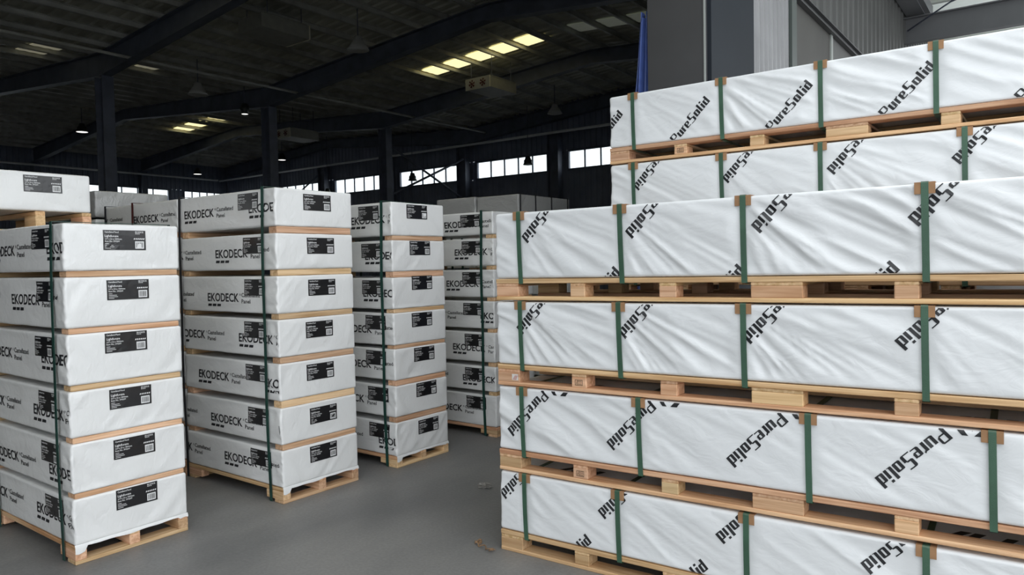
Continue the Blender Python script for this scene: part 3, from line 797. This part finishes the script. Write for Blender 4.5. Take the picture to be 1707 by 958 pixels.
plain_stack('stack behind front left stack', 'bundles behind the front left stack', -5.48, 1.71, .66, 6, .30, 1.858, None, [(-5.7, 'strap_dark')], 120)
plain_stack('near stack of fifth row', 'bundles of the fifth row', -4.1, 6.42, .64, 7, .292, 2.09, -4.52, [(-4.3, 'strap_dark')], 130)
plain_stack('rear stack of fifth row', 'bundles at the rear of the fifth row', -5.33, 6.42, .64, 7, .292, 2.09, None, [(-5.5, 'strap_dark')], 140)
# loose bundles lying on top
eko_pallet(-5.50, 1.722, 1.860, .65, 'pale pallet lying on the stack behind the front left stack', .145)
eko_bundle(-5.50, 1.722, 2.007, .65, .262, 'large white bundle with black label, high at the left edge on its own pallet', 'loose bundles on stack tops', 200, None, .1, None, (1.923+.03, 2.245, 0.0))
eko_bundle(-6.75, 2.945, 2.066, .66, .235, 'pale grey film wrapped bundle on the rearmost stack of the second row', 'loose bundles on stack tops', 210, None, .1, None, None, mat='film_grey')
def grey_bundle(x0, x1, y0, y1, z0, z1, label, seed, lines):
    t = thing('panel_bundle', label, 'panel bundle', (x0, y0, z0), 0, 'grey wrapped bundles at the back')
    link('film_wrap', film_box((x1-x0, y1-y0, z1-z0), (.03, .03, .02), .014, eko_dfun(seed), M['film_grey']), t)
    for k in lines:
        b = MB(); y = k*(y1-y0); H = z1-z0; X = x1-x0
        b.box((X+.004, y-.008, 0), (X+.009, y+.008, H+.006)); b.box((0, y-.008, H+.003), (X+.004, y+.008, H+.006)); b.build('strap', M['strap_black'], t)
grey_bundle(-5.279, -4.695, 6.42, 7.46, 2.099, 2.348, 'grey clear wrapped bundle with straps, behind the near right pile', 220, (.03, .31, .62, .95))
grey_bundle(-5.90, -5.305, 6.42, 7.4, 2.099, 2.358, 'grey clear wrapped bundle just right of the third white stack top', 230, (.1, .5, .9))

# ------------------------------------------------------------------ PureSolid word, cap height 1
def word_polys():
    T, h = .25, .10           # heavy uprights, thin horizontals
    X = .70                   # x-height
    P = []                    # polygons
    def r(x0, y0, x1, y1): P.append([(x0, y0), (x1, y0), (x1, y1), (x0, y1)])
    x = 0
    # P
    r(x, 0, x+T, 1.02); r(x+T, .92, x+.62, 1.02); r(x+T, .38, x+.62, .48); P.append([(x+.62, .38), (x+.80, .52), (x+.80, .92), (x+.70, 1.02), (x+.62, 1.02)]); x += .92
    # u
    r(x, .06, x+T, X); r(x+T, 0, x+.40, h); r(x+.40, 0, x+.40+T, X); P.append([(x, .06), (x+.10, 0), (x+T, 0), (x+T, .06)]); x += .76
    # r
    r(x, 0, x+T, X); P.append([(x+T, X-.13), (x+.42, X-.02), (x+.36, X+.08), (x+T, X)]); x += .50
    # e
    r(x, .08, x+T, X-.04); P.append([(x, X-.04), (x+T, X-.04), (x+T, X), (x+.08, X)]); r(x+T, X-h, x+.42, X); r(x+.42, .34, x+.42+T-.04, X-.02); r(x+T, .28, x+.56, .37); P.append([(x, .08), (x+.10, 0), (x+T, 0), (x+T, .08)]); r(x+T, 0, x+.62, .08); x += .76
    # S
    r(x+.04, .50, x+.04+T, .96); P.append([(x+.04, .96), (x+.04+T, .96), (x+.29, 1.04), (x+.14, 1.04)]); r(x+.29, .96, x+.74, 1.04); P.append([(x+.04, .50), (x+.14, .42), (x+.60, .44), (x+.50, .54), (x+.29, .54)])
    r(x+.48, .02, x+.48+T, .46); r(x-.04, -.06, x+.48, .02); P.append([(x+.48, -.06), (x+.64, -.06), (x+.73, .02), (x+.48, .02)]); x += .88
    # o
    r(x, .06, x+T, X-.04); r(x+.40, .04, x+.40+T, X-.06); P.append([(x, X-.04), (x+T, X-.04), (x+T, X), (x+.08, X)]); r(x+T, X-h, x+.40, X); P.append([(x+.40, X-.06), (x+.65, X-.06), (x+.58, X), (x+.40, X)])
    r(x+T, 0, x+.40, h); P.append([(x, .06), (x+.08, 0), (x+T, 0), (x+T, .06)]); P.append([(x+.40, 0), (x+.57, 0), (x+.65, .04), (x+.40, .04)]); x += .76
    # l
    r(x, .04, x+T, 1.0); P.append([(x, .04), (x+.06, 0), (x+.36, 0), (x+.36, .05), (x+T, .04)]); x += .44
    # i
    r(x, 0, x+T, X-.02); r(x+.02, X+.12, x+.02+T-.02, X+.30); x += .36
    # d
    r(x, .06, x+T, X-.04); P.append([(x, X-.04), (x+T, X-.04), (x+T, X), (x+.08, X)]); r(x+T, X-h, x+.40, X); r(x+.40, 0, x+.40+T, 1.0); r(x+T, 0, x+.40, h); P.append([(x, .06), (x+.08, 0), (x+T, 0), (x+T, .06)]); x += .65
    return P, x
WP, WLEN = word_polys()
WL = .335; WK = WL/WLEN          # word length in metres, scale
LOGO = [[(-.062, .022), (-.038, .022), (-.013, -.012), (-.034, -.012)], [(.063, .022), (.037, .022), (.006, -.012), (.038, -.012)], [(-.012, .022), (.012, .022), (0, .006)]]
def edge_cuts(bm, H):
    for d in (.018, .0145, .0115, .009, .007, .005):
        for q in (d, H-d):
            bmesh.ops.bisect_plane(bm, geom=bm.verts[:]+bm.edges[:]+bm.faces[:], plane_co=(0, 0, q), plane_no=(0, 0, 1))
def ps_print(parent, words, H, seed, straps, L, logos=()):
    """words: (s, t, angle) of the start of the baseline centre line on the front face"""
    def finish(bm, name):
        co = np.array([tuple(v.co) for v in bm.verts]); d = ps_fold(co[:, 0], co[:, 2], H, seed, straps)
        rr = .016; ed = np.minimum(co[:, 2], H-co[:, 2]); bend = np.where(ed < rr, rr-np.sqrt(np.maximum(rr*rr-(rr-ed)**2, 0)), 0)
        for v, q, bb in zip(bm.verts, d, bend): v.co.y = -q-.0022+bb
        me = bpy.data.meshes.new(name); bm.to_mesh(me); bm.free(); me.materials.append(M['ink']); link(name, me, parent)
    for (s0, t0, a) in words:
        c, s = math.cos(a), math.sin(a); bm = bmesh.new()
        for poly in WP:
            vs = []
            for x, y in poly:
                u, v = x*WK, (y-.48)*WK; vs.append(bm.verts.new((s0+u*c-v*s, 0, t0+u*s+v*c)))
            bm.faces.new(vs)
        clip_bm(bm, .012, L-.012, .005, H-.005)
        if not bm.faces: bm.free(); continue
        xs = [v.co.x for v in bm.verts]; zs = [v.co.z for v in bm.verts]
        for lo, hi, no, st in ((min(xs), max(xs), (1, 0, 0), .0125), (min(zs), max(zs), (0, 0, 1), .0125)):
            q = lo+st
            while q < hi:
                bmesh.ops.bisect_plane(bm, geom=bm.verts[:]+bm.edges[:]+bm.faces[:], plane_co=(q*no[0], 0, q*no[2]), plane_no=no); q += st
        edge_cuts(bm, H); finish(bm, 'printed_word')
    for (s0, t0) in logos:
        bm = bmesh.new()
        for poly in LOGO: bm.faces.new([bm.verts.new((s0+x, 0, t0+y)) for x, y in poly])
        clip_bm(bm, .012, L-.012, .008, H-.004)
        if bm.faces: edge_cuts(bm, H); finish(bm, 'printed_emblem')
        else: bm.free()

PL, PD = 3.05, .95
def ps_strap(parent, s, H, lean=0.0):
    """green strap round pack and top deck, with cardboard corner pieces"""
    b = MB(); w_ = .026; th = .002; g = .0075
    n = 8; path = [(-g-.004*math.sin(PI*i/n), -.03+(H+.03)*i/n, s+lean*(1-i/n)) for i in range(n+1)]
    path += [(-g+.004, H+.0046, s), (PD-.0, H+.0046, s), (PD+g, H, s), (PD+g, -.03, s), (PD, -.0325, s), (.0, -.0325, s+lean)]
    vs = []
    for y, z, x in path:
        vs += [(x-w_/2, y, z), (x+w_/2, y, z)]
    m = len(path); cy, cz = PD/2, H/2
    for y, z, x in path:
        ny = -th if y < .02 else (th if y > PD-.02 else 0); nz = th*.9 if z > H+.004 else (-th if z < -.031 else 0)
        vs += [(x-w_/2, y+ny, z+nz), (x+w_/2, y+ny, z+nz)]
    fs = []
    for k in range(m-1):
        a = 2*k; c = 2*m+2*k; fs += [(c, c+1, c+3, c+2), (a, a+2, a+3, a+1), (a, c, c+2, a+2), (a+1, a+3, c+3, c+1)]
    b.add(vs, fs); b.build('strap', M['strap_green'], parent)
    for back in (0, 1):
        b = MB(); cw = .036
        if not back: b.box((s-cw, -.0072, H-.042), (s+cw, -.0042, H+.004)); b.box((s-cw, -.0042, H+.0018), (s+cw, .05, H+.004))
        else: b.box((s-cw, PD+.004, H-.042), (s+cw, PD+.0065, H+.004)); b.box((s-cw, PD-.05, H+.0018), (s+cw, PD+.004, H+.004))
        b.build('corner_protector', M['card'], parent)
A45 = PI/4; A225 = PI*1.25
def ps_pack(origin, rot, z, H, label, group, seed, straps, words,  logos=(), leans=None, top_mark=False, tilt=0.0):
    t = thing('timber_pack', label, 'timber pack', (origin[0], origin[1], z), rot, group)
    t.rotation_euler = (0, -math.radians(tilt), rot)
    link('film_wrap', film_box((PL, PD, H), (.0125, .05, .0125), .016, ps_dfun(seed, straps), M['film_white']), t)
    if words: ps_print(t, words, H, seed, straps, PL, logos)
    for sx in ((.37, 2.22) if top_mark else ()):
        b = MB(); zt = H+.0012
        for poly in ([(-.10, .10), (-.06, .10), (.0, .20), (-.04, .20)], [(.0, .10), (.05, .10), (.05, .13), (.02, .13), (.05, .20), (.01, .20), (-.02, .13)], [(.08, .10), (.12, .10), (.16, .20), (.12, .20)]):
            b.add([(sx+x, y+.06, zt) for x, y in poly], [tuple(range(len(poly)))])
        o = b.build('printed_emblem', M['ink'], t); o['kind'] = 'stuff'
    for i, s in enumerate(straps): ps_strap(t, s, H, (leans or [.009, .009, .004, .004, .004])[i])
    return t
BX = [(0.0, .145), (.470, .085), (.960, .085), (1.394, .220), (1.963, .088), (2.45, .085), (2.905, .145)]
def stamp(parent, x, z):
    b = MB(); y = -.0006
    def r(x0, z0, x1, z1): b.box((x+x0, y-.0006, z+z0), (x+x1, y, z+z1))
    r(0, 0, .044, .0025); r(0, .0265, .044, .029); r(0, 0, .0022, .029); r(.042, 0, .044, .029); r(.014, 0, .0158, .029)
    for i in range(4): r(.005+.0012*i, .006+.004*i, .010+.0006*i, .008+.004*i)
    for i in range(3):
        for j in range(2): r(.0185+i*.0075, .005+j*.012, .0235+i*.0075, .007+j*.012); r(.0185+i*.0075, .005+j*.012, .0203+i*.0075, .013+j*.012)
    return b.build('burnt_stamp', M['stamp'], parent)
def ps_pallet(origin, rot, z, h, label, group, mark=None, sticker=False, tilt=0.0):
    t = thing('pallet', label, 'pallet', (origin[0], origin[1], z), rot, group)
    t.rotation_euler = (0, -math.radians(tilt), rot)
    rt, ct, bt = .025, .016, .020; bh = h-rt-ct-bt
    rng = random.Random(int(z*1000)+int(origin[1]*10))
    for y in (0, PD/2-.05, PD-.10):
        piece('top_rail', (PL, .10, rt), M['wood_x'], t, (0, y, h-rt)); piece('bottom_rail', (PL, .10, bt), M['wood_x'], t, (0, y, 0))
    for i, (x, wd) in enumerate(BX):
        piece('cross_board', (wd, PD-.006, ct), M['wood_y'], t, (x, .003, bt+bh))
        for y in (0, PD/2-.05, PD-.10):
            o = piece('block', (wd, .095+.008*rng.random(), bh), M['wood_block'], t, (x, y+.0015+.003*rng.random(), bt))
            if mark == i and y == 0: stamp(o, wd/2-.022, bh/2-.0145)
            if sticker and i == 0 and y == 0:
                b = MB(); b.box((.095, -.0008, .012), (.135, 0, .045)); st = b.build('sticker', M['sticker'], o)
                b = MB()
                for q in range(4): b.box((.100+.004*q, -.0012, .016+.006*q), (.124+.003*q, -.0008, .019+.006*q))
                b.build('sticker_print', M['sticker_ink'], st)
    return t

FO = (-2.48, 3.169); FA = math.radians(2.2)
nearp = 'near right strapped pile'
FP = [(0.0, .115), (.452, .115), (.925, .115), (1.395, .115)]
FB = [(.118, .327), (.570, .348), (1.043, .342), (1.513, .355)]
def W225(z, lst):    # (d end s, d end t) in world height; word starts at its P end
    k = WL/math.sqrt(2); return [(s+.008+k, t+.014-z+k, A225) for s, t in lst]
def W45(z, lst):     # (d end)
    k = WL/math.sqrt(2); return [(s-.006-k, t-.010-z-k, A45) for s, t in lst]
per = .612
def row(s, t, n0, n1): return [(s+per*i, t) for i in range(n0, n1)]
strF = [[.168, .727, 1.368, 2.076, 2.70], [.162, .848, 1.636, 2.295, 2.85], [.162, .748, 1.364, 2.072, 2.68], [.162, .762, 1.366, 2.072, 2.68]]
wordsF = [W225(FB[0][0], row(.012, .295, 0, 5))+W45(FB[0][0], row(.565, .184, 0, 5)),
          W225(FB[1][0], row(.066, .650, 0, 5)),
          W225(FB[2][0], row(.140, 1.214, 0, 5)),
          W225(FB[3][0], row(.186, 1.706, 0, 5))+W45(FB[3][0], row(.748, 1.560, 0, 4))]
logosF = [(), [(.395+per*i, .906-FB[1][0]) for i in range(5)], (), ()]
rk4 = ['lowest', 'second from the floor', 'third from the floor', 'topmost']
for i in range(4):
    ps_pallet(FO, FA, FP[i][0], FP[i][1], 'orange pine pallet under the pack %s in the %s' % (rk4[i], nearp), 'pallets of the near right pile', 1 if i in (1, 2) else None, i == 2, (0, .28, .36, .33)[i])
    ps_pack(FO, FA, FB[i][0], FB[i][1], 'white timber pack with green straps, %s in the %s' % (rk4[i], nearp), 'packs of the near right pile', 301+i*7, strF[i], wordsF[i], logosF[i], None, i in (0, 1), (0, .28, .36, .33)[i])
BO = (-2.45, 4.42); farp = 'taller back right pile'
rk6 = ['lowest', 'second from the floor', 'third from the floor', 'fourth from the floor', 'second from the top', 'topmost']
strB = [.178, .783, 1.366, 2.07, 2.62]
for i in range(6):
    z = .4515*i
    ps_pallet(BO, 0, z, .108, 'pine pallet under the pack %s in the %s' % (rk6[i], farp), 'pallets of the back right pile', 1 if i == 5 else None)
    if i == 5: wd = W45(z+.110, row(.092, 2.612, 0, 5)); st = [.180, .785, 1.368, 1.94, 2.6]
    elif i == 4: wd = W225(z+.110, row(.185, 2.070, 0, 5)); st = strB
    else: wd = W225(z+.110, row(.1, z+.25, 0, 5)); st = strB
    ps_pack(BO, 0, z+.110, .3335 if i < 5 else .345, 'white timber pack with green straps, %s in the %s' % (rk6[i], farp), 'packs of the back right pile', 401+i*9, st, wd)

RO = (-1.9, 5.62); rearp = 'rear pile hidden behind'
for i in range(4):
    ps_pallet(RO, 0, .5*i, .112, 'pine pallet under the pack %s in the %s' % (rk4[i], rearp), 'pallets of the rear pile')
    ps_pack(RO, 0, .5*i+.114, .376, 'white timber pack with green straps, %s in the %s' % (rk4[i], rearp), 'packs of the rear pile', 501+i*9, strB, [])

# ------------------------------------------------------------------ scraps on the floor
def scrap():
    rng = random.Random(4); b = MB(); pts = []
    for i in range(26):
        t = i/25; pts.append((.17*t, -.02*math.sin(t*3)+.012*math.sin(t*14), .006+.012*abs(math.sin(t*9))))
    b.tube(pts, .0035, 5)
    pts = [(.015*math.cos(a)+.012, .02*math.sin(a), .012+.008*math.sin(a*1.7)) for a in np.linspace(0, 11, 40)]
    b.tube(pts, .0035, 5)
    pts = [(.155+.014*math.cos(a), -.01+.012*math.sin(a), .012+.006*math.sin(a*1.3)) for a in np.linspace(0, 9, 30)]
    b.tube(pts, .003, 5)
    return b.build('strap_scrap', M['scrap'], None, (-2.645, 3.158, 0), -.30)
tag(scrap(), 'curled scrap of strapping on the floor beside the near right pile', 'scrap')
def crumple():
    bm = bmesh.new(); bmesh.ops.create_icosphere(bm, subdivisions=3, radius=.05); rng = random.Random(9)
    for v in bm.verts:
        n = v.co.normalized(); k = .7+.5*math.sin(n.x*9+n.z*5)*math.sin(n.y*11)+rng.uniform(-.1, .1)
        v.co = Vector((n.x*.062, n.y*.036, n.z*.026))*k
        v.co.z = max(v.co.z+.018, 0)
    me = bpy.data.meshes.new('crumpled_wrap'); bm.to_mesh(me); bm.free(); me.materials.append(M['foil'])
    return link('crumpled_wrap', me, None, (-3.25, 3.98, 0), .5)
tag(crumple(), 'small crumpled piece of grey wrap on the aisle floor', 'scrap')
